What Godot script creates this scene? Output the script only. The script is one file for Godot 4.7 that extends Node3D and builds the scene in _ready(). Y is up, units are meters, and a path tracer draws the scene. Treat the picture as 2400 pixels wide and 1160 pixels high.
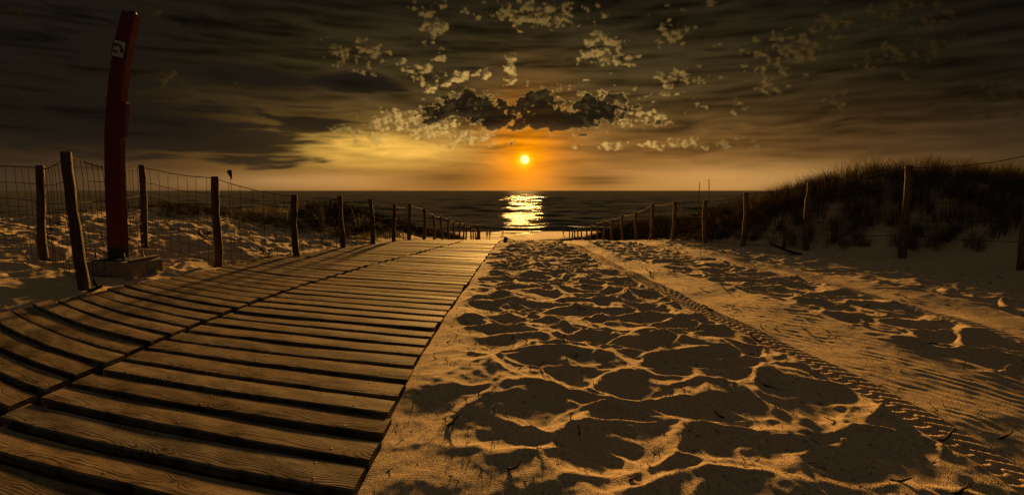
extends Node3D
# A beach path at sunset: a plank walk over trodden sand, wire fences, grassy dunes and the sea.
# World: x to the right, y up, -z towards the sun; depths below are d = -z. Path level is y = 0, the sea lies at y = -9.8.


func _ready() -> void:
	var cam := Camera3D.new()
	cam.name = "camera"
	cam.position = Vector3(0, 1.2, 0)
	cam.rotation_degrees = Vector3(-6.3245, 1.4234, 0)
	cam.fov = 51.592
	cam.near = 0.05
	cam.far = 60000.0
	add_child(cam)
	var env := Environment.new()
	env.background_mode = Environment.BG_SKY
	var sky := Sky.new()
	var pano := PanoramaSkyMaterial.new()
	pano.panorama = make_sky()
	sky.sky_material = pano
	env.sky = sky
	env.tonemap_mode = Environment.TONE_MAPPER_LINEAR
	env.tonemap_exposure = EXPOSURE
	env.background_energy_multiplier = 1.0 / EXPOSURE
	env.sdfgi_enabled = true
	env.ssao_enabled = true
	env.ssil_enabled = true
	var we := WorldEnvironment.new()
	we.name = "world_environment"
	we.environment = env
	add_child(we)
	var sun := DirectionalLight3D.new()
	sun.name = "sun"
	sun.rotation_degrees = Vector3(-SUN_LIGHT_EL, 180.0, 0)
	sun.light_color = Color(1.0, 0.735, 0.375)
	sun.light_energy = 1.4
	sun.light_angular_distance = 3.2
	sun.shadow_enabled = true
	add_child(sun)
	print("sky ", Time.get_ticks_msec())
	build()


const EXPOSURE := 2.0
const SUN_LIGHT_EL := 9.4

# ---------------------------------------------------------------- sky: air and clouds over azimuth and elevation in degrees, azimuth 0 towards the sun
const SUN_EL := 3.4
var n_streak := noise(11, 1.0, 4)
var n_puff := noise(23, 1.0, 5)
var n_curl := noise(37, 1.0, 3)
var n_wide := noise(51, 1.0, 3)
var n_warp := noise(67, 1.0, 2)
# cloud banks: azimuth, elevation, half width, half height, weight
var stratus := [[-40.0, 5.6, 15.0, 3.0, 1.0], [-28.0, 4.2, 6.5, 1.9, 1.05], [-21.5, 6.7, 5.5, 1.0, 0.85], [-29.0, 11.0, 10.0, 1.5, 0.8], [-18.0, 11.0, 5.0, 0.9, 1.2], [-46.0, 12.5, 16.0, 5.0, 0.9], [-24.0, 2.3, 3.5, 0.42, 0.7], [-8.0, 12.6, 5.0, 1.0, 0.45], [12.0, 8.6, 4.0, 0.6, 0.55], [22.0, 9.3, 6.0, 0.9, 0.45]]
var dark_puffs := [[-6.3, 9.0, 2.4, 1.2, 1.15], [-3.4, 8.2, 2.6, 1.5, 1.25], [1.2, 9.3, 2.2, 1.3, 1.2], [3.0, 7.8, 5.2, 1.1, 1.35], [7.9, 8.9, 2.8, 1.3, 1.15], [-9.8, 8.3, 1.9, 1.1, 1.0], [13.0, 7.2, 1.8, 0.4, 0.55], [6.3, 6.0, 1.0, 0.25, 0.5], [1.5, 6.1, 0.9, 0.2, 0.45]]
var gold_puffs := [[-17.0, 5.9, 3.2, 0.8, 0.8], [-14.0, 7.2, 2.8, 1.2, 0.95], [-10.0, 7.2, 3.4, 1.8, 1.0], [-6.0, 6.1, 3.2, 1.0, 0.85], [-19.2, 14.0, 1.8, 1.3, 0.75], [-16.6, 13.6, 1.6, 1.2, 0.7], [-10.0, 17.6, 1.6, 2.2, 0.75], [1.0, 18.0, 5.0, 1.2, 0.85], [8.6, 14.2, 3.0, 1.2, 0.85], [-1.4, 12.8, 0.8, 1.3, 0.7], [-10.4, 10.8, 1.0, 0.7, 0.7], [15.9, 15.6, 2.0, 1.2, 0.65], [15.7, 11.5, 2.0, 0.8, 0.75], [15.5, 10.1, 0.9, 0.5, 0.7], [25.8, 12.9, 3.2, 1.8, 0.8], [24.9, 10.2, 1.6, 0.7, 0.7], [34.8, 11.9, 2.4, 1.4, 0.6], [42.0, 7.6, 2.2, 1.8, 0.6], [30.0, 8.1, 2.4, 0.8, 0.5], [12.3, 7.6, 3.2, 0.9, 0.7], [15.0, 4.8, 6.5, 0.5, 0.7], [21.5, 4.4, 5.0, 0.45, 0.65], [8.8, 4.9, 3.0, 0.4, 0.55], [9.0, 9.6, 2.5, 1.0, 0.8], [2.0, 10.0, 2.5, 0.7, 0.7]]


func noise(s: int, f: float, octaves: int) -> FastNoiseLite:
	var n := FastNoiseLite.new()
	n.seed = s
	n.noise_type = FastNoiseLite.TYPE_SIMPLEX_SMOOTH
	n.frequency = f
	n.fractal_octaves = octaves
	n.fractal_type = FastNoiseLite.FRACTAL_FBM if octaves > 1 else FastNoiseLite.FRACTAL_NONE
	n.fractal_gain = 0.58 if octaves > 4 else 0.5
	return n


func banks(list: Array, az: float, el: float) -> float:
	var sum := 0.0
	for b: Array in list:
		var u: float = (az - b[0]) / b[2]
		if absf(u) > 2.6:
			continue
		var v: float = (el - b[1]) / b[3]
		if absf(v) > 2.6:
			continue
		sum = maxf(sum, b[4] * exp(-(u * u + v * v) * 0.8))
	return sum


func sky_at(az: float, el: float) -> Vector3:
	var e := maxf(el, 0.0)
	# a direction on the unit sphere, so that the noise has no seam behind the viewer
	var ca := cos(deg_to_rad(az)) * 57.0
	var sa := sin(deg_to_rad(az)) * 57.0
	var far := absf(az)
	var g := exp(-pow(far / 28.0, 2.0))
	var low := Vector3(0.022, 0.018, 0.012).lerp(Vector3(0.48, 0.195, 0.033), g)
	var mid := Vector3(0.0042, 0.0036, 0.0024).lerp(Vector3(0.064, 0.043, 0.0145), exp(-pow(far / 26.0, 2.0)))
	var high := Vector3(0.0055, 0.0045, 0.0028)
	var over := Vector3(0.10, 0.088, 0.066)  # unseen sky overhead, brightened as added fill light for the sand hollows
	var col := mid.lerp(low, exp(-pow(e / 5.2, 1.6)))
	col = col.lerp(high, smoothstep(9.0, 20.0, e) * 0.85)
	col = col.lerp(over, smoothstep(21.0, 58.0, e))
	# the clear yellow opening to one side of the sun, and a paler strip along the sea
	var u := (az + 16.5) / 9.5
	var v := (e - 4.4) / 2.0
	col += Vector3(0.64, 0.37, 0.055) * exp(-(u * u + v * v))
	u = (az - 22.0) / 14.0
	v = (e - 1.2) / 1.6
	col += Vector3(0.30, 0.17, 0.055) * exp(-(u * u + v * v))
	u = (az + 24.0) / 11.0
	v = (e - 0.9) / 0.9
	col += Vector3(0.20, 0.115, 0.045) * exp(-(u * u + v * v))
	# the glow round the sun
	var du := az * cos(deg_to_rad(el))
	var dv := el - SUN_EL
	var r := sqrt(du * du + dv * dv)
	col += Vector3(0.80, 0.185, -0.02) * exp(-pow(r / 2.7, 1.25))
	col += Vector3(0.3, 0.5, 0.02) * exp(-pow(r / 0.75, 2.0))
	# brown haze bands low on both sides of it
	col *= 1.0 - 0.50 * exp(-pow((far - 8.0) / 5.0, 2.0) - pow((e - 1.1) / 1.0, 2.0)) * (1.0 + 0.8 * streak_low(ca, e, sa))
	col += Vector3(0.22, 0.05, -0.012) * exp(-pow(du / 4.2, 2.0) - pow(dv / 6.0, 2.0))
	# thin streaked veil
	var warp := n_warp.get_noise_3d(ca * 0.09, e * 0.22, sa * 0.09)
	var streak := n_streak.get_noise_3d(ca * 0.085 + warp * 0.5, e * 0.95 + warp * 0.35, sa * 0.085)
	var veil := smoothstep(1.0, 7.0, e)
	col *= 1.0 + streak * (0.16 + 0.95 * veil)
	# flat dark banks
	var s := banks(stratus, az, e) + streak * 0.62 + 0.14 * warp
	var m := smoothstep(0.34, 0.74, s)
	var deep := smoothstep(0.8, 1.35, s)
	var bank := Vector3(0.0125, 0.0088, 0.0055).lerp(Vector3(0.0032, 0.0024, 0.0016), deep)
	var lift := exp(-pow(e / 3.0, 2.0)) * exp(-pow((far - 5.0) / 40.0, 2.0))
	bank += Vector3(0.045, 0.026, 0.011) * lift
	col = col.lerp(bank, m * (0.93 - 0.6 * smoothstep(48.0, 80.0, far)))
	# broken cumulus, gilt where the light comes through
	var px := ca * 0.55 + warp * 0.7
	var pz := sa * 0.55
	var puff := n_puff.get_noise_3d(px, e * 0.80, pz)
	var dist := sqrt(az * az + pow((e - SUN_EL) * 1.6, 2.0))
	var lit := minf(0.60, 5.6 * exp(-dist / 6.5) + 0.045 * exp(-dist / 26.0))
	var gilt := Vector3(1.0, 0.60, 0.165) * lit
	var gp := banks(gold_puffs, az, e)
	var patch := n_wide.get_noise_3d(ca * 0.10, e * 0.16, sa * 0.10)
	gp = maxf(gp, smoothstep(0.16, 0.5, patch) * 0.5 * smoothstep(5.0, 8.0, e))
	var c := gp + puff * 0.95 - 0.52
	if c > -0.25 and gp > 0.1:
		# shaded by how the cloud thins towards the sun
		var to_sun := Vector2(-az, (SUN_EL - e) * 1.4).normalized() * 0.34
		var ang := deg_to_rad(az + to_sun.x)
		var c2 := n_puff.get_noise_3d(cos(ang) * 57.0 * 0.55 + warp * 0.7, (e + to_sun.y) * 0.80, sin(ang) * 57.0 * 0.55)
		var light := clampf(0.30 + (puff - c2) * 3.4, 0.0, 1.0)
		var curl := n_curl.get_noise_3d(px * 1.7, e * 1.4, pz * 1.7)
		var line := exp(-pow(curl / 0.09, 2.0))
		var body := smoothstep(-0.03, 0.10, c)
		var rim := exp(-pow((c - 0.01) / 0.05, 2.0))
		var shade := gilt * 0.20 + col * 0.45
		col = col.lerp(shade.lerp(gilt * 1.25, clampf(light * 0.8 + 0.6 * line - 0.12, 0.0, 1.0)), body * 0.85)
		col = col.lerp(gilt, rim * 0.55 * light)
	var dp := banks(dark_puffs, az, e)
	if dp > 0.02:
		var k := dp + puff * 0.95 - 0.46
		var inside := smoothstep(0.0, 0.10, k)
		var edge := exp(-pow((k - 0.0) / 0.05, 2.0))
		var hole := n_curl.get_noise_3d(px * 1.5 + 40.0, e * 1.3, pz * 1.5)
		col = col.lerp(Vector3(0.0095, 0.0065, 0.0035) + Vector3(0.045, 0.026, 0.008) * smoothstep(7.6, 6.2, e), inside * 0.95)
		var side := Vector2(-az, (SUN_EL - e) * 1.4).normalized() * 0.34
		var sa2 := deg_to_rad(az + side.x)
		var k2 := n_puff.get_noise_3d(cos(sa2) * 57.0 * 0.55 + warp * 0.7, (e + side.y) * 0.80, sin(sa2) * 57.0 * 0.55)
		var glow := clampf((puff - k2) * 3.0, 0.0, 1.0)
		col = col.lerp(gilt * 0.30, inside * glow * 0.07)
		col = col.lerp(gilt, edge * (0.35 + 0.45 * glow))
		col = col.lerp(gilt * 0.55, inside * smoothstep(0.36, 0.5, hole) * smoothstep(0.5, 0.1, k) * 0.8)
	# the disc
	col = col.lerp(Vector3(2.2, 1.75, 0.55), smoothstep(0.50, 0.36, r))
	return Vector3(maxf(col.x, 0.002), maxf(col.y, 0.0017), maxf(col.z, 0.0012))


func streak_low(ca: float, e: float, sa: float) -> float:
	return n_streak.get_noise_3d(ca * 0.05, e * 1.6, sa * 0.05)


func sky_patch(w: int, h: int, az0: float, az1: float, el1: float, el0: float) -> Image:
	var px := PackedFloat32Array()
	px.resize(w * h * 3)
	var at := 0
	for j in h:
		var el := lerpf(el1, el0, (j + 0.5) / h)
		for i in w:
			var c := sky_at(lerpf(az0, az1, (i + 0.5) / w), el)
			px[at] = c.x
			px[at + 1] = c.y
			px[at + 2] = c.z
			at += 3
	return Image.create_from_data(w, h, false, Image.FORMAT_RGBF, px.to_byte_array())


func make_sky() -> ImageTexture:
	var full := sky_patch(1024, 256, -180.0, 180.0, 90.0, 0.0)
	full.resize(4096, 1024, Image.INTERPOLATE_BILINEAR)
	var step := 360.0 / 4096.0
	var i0 := 1450   # the finely sampled part: 102 degrees round the sun, up to 24 degrees
	var i1 := 2610
	var rows := 274
	var fine := sky_patch(i1 - i0, rows, i0 * step - 180.0, i1 * step - 180.0, rows * step, 0.0)
	var pano := Image.create_empty(4096, 2048, false, Image.FORMAT_RGBF)
	pano.fill(Color(0.03, 0.025, 0.018))
	pano.blit_rect(full, Rect2i(0, 0, 4096, 1024), Vector2i.ZERO)
	pano.blit_rect(fine, Rect2i(0, 0, i1 - i0, rows), Vector2i(i0, 1024 - rows))
	# azimuth 0 belongs at the picture's first column
	var turned := Image.create_empty(4096, 2048, false, Image.FORMAT_RGBF)
	turned.blit_rect(pano, Rect2i(2048, 0, 2048, 2048), Vector2i.ZERO)
	turned.blit_rect(pano, Rect2i(0, 0, 2048, 2048), Vector2i(2048, 0))
	return ImageTexture.create_from_image(turned)


# ---------------------------------------------------------------- helpers
var rng := RandomNumberGenerator.new()
var taken := {}


class Mesher:
	# collects triangles; front faces run clockwise
	var v := PackedVector3Array()
	var n := PackedVector3Array()
	var uv := PackedVector2Array()
	var c := PackedColorArray()
	var idx := PackedInt32Array()
	var tint := Color(1, 1, 1)

	func vert(p: Vector3, normal: Vector3, t := Vector2.ZERO) -> int:
		v.append(p)
		n.append(normal)
		uv.append(t)
		c.append(tint)
		return v.size() - 1

	func tri(a: int, b: int, d: int) -> void:
		# orders the corners so that the front agrees with the normals
		var f := (v[b] - v[a]).cross(v[d] - v[a])
		if f.dot(n[a] + n[b] + n[d]) > 0.0:
			idx.append_array(PackedInt32Array([a, d, b]))
		else:
			idx.append_array(PackedInt32Array([a, b, d]))

	func face(p: Array, t := []) -> void:
		# a flat convex polygon; its normal follows the right-hand rule
		var normal: Vector3 = (p[1] - p[0]).cross(p[2] - p[0]).normalized()
		var first := v.size()
		for i in p.size():
			vert(p[i], normal, t[i] if t else Vector2.ZERO)
		for i in range(1, p.size() - 1):
			tri(first, first + i, first + i + 1)

	func box(lo: Vector3, hi: Vector3, bevel := 0.0, at := Transform3D()) -> void:
		# a box with chamfered edges
		var mid := (lo + hi) * 0.5
		var h := (hi - lo) * 0.5
		var b := minf(bevel, minf(h.x, minf(h.y, h.z)) * 0.9)
		var axes := [Vector3.RIGHT, Vector3.UP, Vector3.BACK]
		var put := func(pts: Array) -> void:
			var q := []
			var center := Vector3.ZERO
			for p: Vector3 in pts:
				q.append(at * (mid + p))
				center += p
			var nn: Vector3 = (q[1] - q[0]).cross(q[2] - q[0])
			if nn.dot(at.basis * center) < 0.0:
				q.reverse()
			face(q)
		for k in 3:
			var a: Vector3 = axes[k]
			var e: Vector3 = axes[(k + 1) % 3]
			var f: Vector3 = axes[(k + 2) % 3]
			var ha := h.dot(a)
			var he := h.dot(e)
			var hf := h.dot(f)
			for s: float in [-1.0, 1.0]:
				put.call([a * s * ha + e * (he - b) + f * (hf - b), a * s * ha - e * (he - b) + f * (hf - b), a * s * ha - e * (he - b) - f * (hf - b), a * s * ha + e * (he - b) - f * (hf - b)])
				if b > 0.0:
					for r: float in [-1.0, 1.0]:
						put.call([a * s * ha + e * r * (he - b) + f * (hf - b), a * s * ha + e * r * (he - b) - f * (hf - b), a * s * (ha - b) + e * r * he - f * (hf - b), a * s * (ha - b) + e * r * he + f * (hf - b)])
						for q: float in [-1.0, 1.0]:
							if k == 0:
								put.call([a * s * ha + e * r * (he - b) + f * q * (hf - b), a * s * (ha - b) + e * r * he + f * q * (hf - b), a * s * (ha - b) + e * r * (he - b) + f * q * hf])

	func tube(path: Array, radii: Array, sides := 6, caps := true) -> void:
		# a swept tube; radii holds one radius per point
		var up := Vector3.UP
		var first := v.size()
		var turns := path.size()
		var run := 0.0
		for i in turns:
			var dir: Vector3 = (path[mini(i + 1, turns - 1)] - path[maxi(i - 1, 0)]).normalized()
			if i > 0:
				run += path[i].distance_to(path[i - 1])
			if absf(dir.dot(up)) > 0.95:
				up = Vector3.RIGHT if absf(dir.x) < 0.9 else Vector3.BACK
			var sx := dir.cross(up).normalized()
			var sy := sx.cross(dir).normalized()
			up = sy
			for k in sides + 1:
				var ang := TAU * k / sides
				var o := sx * cos(ang) + sy * sin(ang)
				vert(path[i] + o * radii[i], o, Vector2(run, float(k) / sides))
		for i in turns - 1:
			for k in sides:
				var a := first + i * (sides + 1) + k
				tri(a, a + 1, a + sides + 1)
				tri(a + 1, a + sides + 2, a + sides + 1)
		if caps:
			for end: int in [0, turns - 1]:
				var dir: Vector3 = (path[0] - path[1]).normalized() if end == 0 else (path[turns - 1] - path[turns - 2]).normalized()
				var mid := vert(path[end], dir, Vector2(run, 0.5))
				var ring := []
				for k in sides:
					ring.append(vert(v[first + end * (sides + 1) + k], dir, Vector2(run, 0.5)))
				for k in sides:
					tri(mid, ring[k], ring[(k + 1) % sides])

	func mesh(colors := false) -> ArrayMesh:
		var a := []
		a.resize(Mesh.ARRAY_MAX)
		a[Mesh.ARRAY_VERTEX] = v
		a[Mesh.ARRAY_NORMAL] = n
		a[Mesh.ARRAY_TEX_UV] = uv
		if colors:
			a[Mesh.ARRAY_COLOR] = c
		a[Mesh.ARRAY_INDEX] = idx
		var m := ArrayMesh.new()
		m.add_surface_from_arrays(Mesh.PRIMITIVE_TRIANGLES, a)
		return m


func numbered(called: String) -> String:
	var k: int = taken.get(called, 0)
	taken[called] = k + 1
	return called if k == 0 else "%s_%03d" % [called, k]


func obj(called: String, m: Mesh, mat: Material, parent: Node3D = null) -> MeshInstance3D:
	var o := MeshInstance3D.new()
	o.mesh = m
	o.material_override = null
	for k in m.get_surface_count():
		o.set_surface_override_material(k, mat)
	if parent == null:
		o.name = numbered(called)
		add_child(o)
	else:
		o.name = called
		parent.add_child(o, true)
	return o


func thing(called: String, label: String, category: String, at := Vector3.ZERO, turn := 0.0, group := "") -> Node3D:
	var o := Node3D.new()
	o.name = numbered(called)
	add_child(o)
	o.position = at
	o.rotation.y = turn
	tag(o, label, category, group)
	return o


func tag(o: Node3D, label: String, category: String, group := "", kind := "") -> void:
	o.set_meta("label", label)
	o.set_meta("category", category)
	if group:
		o.set_meta("group", group)
	if kind:
		o.set_meta("kind", kind)


func lin(r: float, g: float, b: float) -> Color:
	return Color(r, g, b).linear_to_srgb()


func mat(col: Color, rough: float, spec := 0.5) -> StandardMaterial3D:
	var m := StandardMaterial3D.new()
	m.albedo_color = col
	m.roughness = rough
	m.metallic_specular = spec
	m.cull_mode = BaseMaterial3D.CULL_DISABLED
	return m


func curve(pts: Array, t: float) -> float:
	# piecewise linear through [t, value] pairs, softened at the knots
	if t <= pts[0][0]:
		return pts[0][1]
	for i in range(1, pts.size()):
		if t <= pts[i][0]:
			var k: float = (t - pts[i - 1][0]) / (pts[i][0] - pts[i - 1][0])
			return lerpf(pts[i - 1][1], pts[i][1], k)
	return pts[pts.size() - 1][1]


# ---------------------------------------------------------------- the lie of the land
const SEA := -9.8
const WALK_R := [[0.0, -0.70], [1.9, -0.71], [3.5, -0.76], [5.6, -0.74], [8.3, -0.69], [11.5, -0.62], [20.0, -0.62]]
const WALK_M := [[0.0, -3.02], [2.7, -3.0], [4.0, -2.92], [6.0, -2.74], [7.8, -2.42], [9.4, -1.98], [11.5, -1.55], [16.0, -1.5]]
const WALK_L := [[0.0, -5.5], [4.8, -5.15], [6.3, -4.8], [8.7, -4.38], [10.1, -3.85], [11.4, -3.18], [12.5, -2.9], [20.0, -2.9]]
const FENCE_L := [[0.0, -5.6], [5.8, -5.3], [7.9, -4.95], [9.0, -4.18], [10.3, -3.8], [11.2, -3.42], [12.0, -3.1], [14.0, -3.15], [40.0, -3.4]]
const FENCE_R := [[0.0, 10.5], [5.0, 9.0], [7.6, 7.3], [8.9, 6.5], [10.2, 5.55], [10.8, 4.6], [11.6, 4.05], [12.6, 3.65], [40.0, 3.55]]
const TRACK_A := [[0.0, 2.36], [2.3, 2.33], [3.0, 2.25], [3.75, 2.11], [4.8, 1.91], [6.2, 1.71], [9.4, 1.34], [13.0, 1.05], [40.0, 0.8]]
const TRACK_B := [[0.0, 4.0], [4.2, 4.13], [5.1, 4.14], [6.2, 3.99], [7.7, 3.66], [9.5, 3.24], [13.0, 2.6], [40.0, 2.4]]
var cells := cellular(5, 1.95)
var cells_small := cellular(9, 3.6)
var lips := cellular(5, 1.95, true)
var lips_small := cellular(9, 3.6, true)
var n_hill := noise(101, 0.16, 2)
var n_soft := noise(103, 0.62, 2)
var n_bend := noise(107, 1.3, 1)
var n_fine := noise(109, 5.5, 3)
var n_rough := noise(113, 1.9, 4)


func cellular(s: int, f: float, between := false) -> FastNoiseLite:
	var n := FastNoiseLite.new()
	n.seed = s
	n.noise_type = FastNoiseLite.TYPE_CELLULAR
	n.frequency = f
	n.fractal_type = FastNoiseLite.FRACTAL_NONE
	n.cellular_distance_function = FastNoiseLite.DISTANCE_EUCLIDEAN
	n.cellular_return_type = FastNoiseLite.RETURN_DISTANCE2_SUB if between else FastNoiseLite.RETURN_DISTANCE
	n.cellular_jitter = 0.95
	return n


func land(x: float, d: float) -> float:
	# the path's level: it climbs out of a shallow dip, shaped to darken the near ground under the low sun, runs even to a low brow 12 m off, then falls to the beach
	var dip := maxf(0.0, 4.7 + 0.36 * absf(x) - d)
	if dip > 0.0:
		return -0.0125 * dip * dip if dip < 5.0 else -0.3125 - 0.125 * (dip - 5.0)
	var t := (d - 12.1) / 0.7
	var fall := 0.7 * (t if t > 20.0 else log(1.0 + exp(t)))
	var y := -0.106 * fall
	var beach := -9.25 - 0.02 * (d - 100.0)
	return y if y > beach + 0.8 else maxf(y, beach) + 0.2 * maxf(0.0, 1.0 - absf(y - beach) / 0.8) ** 2


func ground(x: float, d: float) -> float:
	var y := land(x, d)
	var out_l: float = curve(FENCE_L, d) - x
	var out_r: float = x - curve(FENCE_R, d)
	var near := smoothstep(60.0, 40.0, d)
	if out_l > -0.4:
		var rise := smoothstep(-0.4, 3.4, out_l)
		var tall := lerpf(0.66, 1.0, smoothstep(11.0, 18.0, d)) * (0.8 + 0.5 * n_hill.get_noise_2d(x, d))
		tall *= smoothstep(1.5, 6.0, d) * (1.0 - 0.5 * smoothstep(5.0, 14.0, out_l))
		y += tall * rise * near
	if out_r > -0.4:
		var rise := smoothstep(-0.4, 3.2, out_r)
		var tall := lerpf(1.22, 0.85, smoothstep(10.5, 15.0, d)) * (1.0 + 0.35 * n_hill.get_noise_2d(x + 40.0, d))
		y += (tall * rise + 0.05 * maxf(out_r, 0.0) * smoothstep(13.0, 9.0, d)) * near
	if d > 45.0:
		return y + 0.12 * n_soft.get_noise_2d(x * 0.2, d * 0.2)
	y += 0.035 * n_soft.get_noise_2d(x, d)
	# under the planks the sand is level
	var walk_r: float = curve(WALK_R, d)
	var walk_l: float = curve(WALK_L, d)
	var off_r := x - walk_r
	var off_l := walk_l - x
	if off_r < 0.0 and off_l < 0.0:
		var deep := smoothstep(0.0, 0.12, minf(-off_r, -off_l))
		return lerpf(y, land(x, d) - 0.03, deep) - 0.03 * deep
	# how much the sand has been trodden
	var amp := 0.0
	var size := 1.0
	if off_r >= 0.0:
		amp = smoothstep(0.04, lerpf(0.9, 0.34, smoothstep(2.6, 5.5, d)), off_r + 0.22 * n_bend.get_noise_2d(x * 0.8, d * 0.8)) * smoothstep(1.2, 2.6, d + 0.4 * n_soft.get_noise_2d(x * 2.0, 7.0))
		amp = amp * 0.92 + 0.05
		amp *= 1.0 - 0.55 * smoothstep(-0.3, 1.2, out_r)
		y += 0.022 * smoothstep(0.7, 0.1, off_r) * (1.0 + n_bend.get_noise_2d(d * 0.7, 3.0))
	else:
		amp = 0.9 * smoothstep(0.0, 0.5, off_l)
		size = 1.25
		y += 0.03 * smoothstep(0.4, 0.0, off_l) * (0.6 + 1.4 * n_bend.get_noise_2d(d * 0.9, 31.0))
	# wheel tracks: a tread line, then a pressed shoulder rising away from it
	var berm := 0.0
	var tread := 0.0
	if off_r > 1.0 and out_r < 0.0:
		for k in 2:
			var line: float = curve(TRACK_A, d) if k == 0 else curve(TRACK_B, d)
			line += 0.02 * n_bend.get_noise_2d(d * 0.5, 50.0 + k * 9.0)
			var w: float = clampf(0.5 + (8.3 - d) * 0.115, 0.34, 1.1) if k == 0 else clampf(0.42 + (8.3 - d) * 0.06, 0.3, 0.62)
			var s := x - line
			if s > -0.5 and s < w + 0.4:
				var inside := smoothstep(-0.24, -0.13, s) * smoothstep(w + 0.16, w - 0.1, s)
				amp *= 1.0 - 0.965 * inside
				var up := clampf(s / w, 0.0, 1.0)
				berm += inside * (-0.030 + 0.062 * up * up) + 0.030 * exp(-pow((s + 0.17) / 0.06, 2.0)) + 0.014 * exp(-pow((s - w) / 0.10, 2.0))
				# scuffs across the shoulder
				berm += inside * 0.0026 * sin((d * 0.75 + s * 1.1) * TAU / 0.115 + 2.5 * n_bend.get_noise_2d(x * 2.0, d * 2.0)) * smoothstep(0.1, 0.3, s) * (0.4 + 1.6 * n_rough.get_noise_2d(x * 1.5, d))
				if absf(s) < 0.15:
					var gap := sin(TAU * (d / 0.082 + (0.5 if s < 0.0 else 0.0) + absf(s) * 4.5))
					tread += (0.011 if k == 0 else 0.005) * clampf(gap * 2.2, -1.0, 1.0) * smoothstep(0.15, 0.115, absf(s)) * smoothstep(0.0, 0.012, absf(s))
	# hollows left by feet, worn together so that sharp lips stay between them
	var wx := x + 0.13 * n_bend.get_noise_2d(x, d) + 0.03 * n_fine.get_noise_2d(x * 0.5, d * 0.5)
	var wd := d + 0.13 * n_bend.get_noise_2d(x + 77.0, d) + 0.03 * n_fine.get_noise_2d(x * 0.5 + 31.0, d * 0.5)
	var ax := wx * 0.84 / size
	var ad := wd * 1.08 / size
	var a := cells.get_noise_2d(ax, ad) + 1.0
	var b := cells_small.get_noise_2d(wx * 0.85, wd) + 1.0
	var la := 1.0 / (1.0 + pow((lips.get_noise_2d(ax, ad) + 1.0) / 0.14, 2.0))
	var lb := 1.0 / (1.0 + pow((lips_small.get_noise_2d(wx * 0.85, wd) + 1.0) / 0.16, 2.0))
	var mixing := smoothstep(-0.3, 0.3, n_soft.get_noise_2d(x * 1.7 + 9.0, d * 1.7)) * 0.7 + 0.3 * smoothstep(4.0, 8.0, d)
	mixing = maxf(mixing, 0.25)
	var deep := (0.075 * (minf(a, 0.75) - 0.35) + 0.040 * la) * (1.0 - 0.8 * mixing) + (0.046 * (minf(b, 0.75) - 0.35) + 0.026 * lb) * (0.15 + 0.85 * mixing)
	y += amp * (deep + 0.016 * n_rough.get_noise_2d(x * 0.9, d)) + berm + tread
	y += (0.0035 + 0.006 * amp) * n_fine.get_noise_2d(x, d)
	if out_l > 0.2 or out_r > 0.2:
		y += 0.05 * n_rough.get_noise_2d(x * 0.8, d * 0.8) * smoothstep(0.2, 1.5, maxf(out_l, out_r))
	return y


func steps(knots: Array) -> PackedFloat32Array:
	# positions from knots [start, spacing]; the spacing changes evenly between two knots
	var out := PackedFloat32Array()
	var t: float = knots[0][0]
	var k := 0
	while t < knots[knots.size() - 1][0]:
		out.append(t)
		while k + 2 < knots.size() and t >= knots[k + 1][0]:
			k += 1
		var f: float = clampf((t - knots[k][0]) / (knots[k + 1][0] - knots[k][0]), 0.0, 1.0)
		t += lerpf(knots[k][1], knots[k + 1][1], f)
	out.append(knots[knots.size() - 1][0])
	return out


func sheet(xs: PackedFloat32Array, ds: PackedFloat32Array, height: Callable, fan := false) -> ArrayMesh:
	var w := xs.size()
	var h := ds.size()
	var v := PackedVector3Array()
	v.resize(w * h)
	for j in h:
		var d := ds[j]
		for i in w:
			var x := xs[i] * d if fan else xs[i]
			v[j * w + i] = Vector3(x, height.call(x, d), -d)
	var n := PackedVector3Array()
	n.resize(w * h)
	var idx := PackedInt32Array()
	idx.resize((w - 1) * (h - 1) * 6)
	var at := 0
	for j in h:
		for i in w:
			var dx := v[j * w + mini(i + 1, w - 1)] - v[j * w + maxi(i - 1, 0)]
			var dd := v[mini(j + 1, h - 1) * w + i] - v[maxi(j - 1, 0) * w + i]
			n[j * w + i] = dx.cross(dd).normalized()
			if i + 1 < w and j + 1 < h:
				var p := j * w + i
				idx[at] = p
				idx[at + 1] = p + w
				idx[at + 2] = p + 1
				idx[at + 3] = p + 1
				idx[at + 4] = p + w
				idx[at + 5] = p + w + 1
				at += 6
	var a := []
	a.resize(Mesh.ARRAY_MAX)
	a[Mesh.ARRAY_VERTEX] = v
	a[Mesh.ARRAY_NORMAL] = n
	a[Mesh.ARRAY_INDEX] = idx
	var m := ArrayMesh.new()
	m.add_surface_from_arrays(Mesh.PRIMITIVE_TRIANGLES, a)
	return m


func noise_picture(s: int, f: float, octaves: int, size: int, colors: Array = []) -> NoiseTexture2D:
	var t := NoiseTexture2D.new()
	t.width = size
	t.height = size
	t.seamless = true
	var n := noise(s, f, octaves)
	n.fractal_gain = 0.6
	t.noise = n
	if colors:
		var g := Gradient.new()
		g.offsets = PackedFloat32Array(colors.map(func(c): return c[0]))
		g.colors = PackedColorArray(colors.map(func(c): return c[1]))
		t.color_ramp = g
	return t


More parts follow.
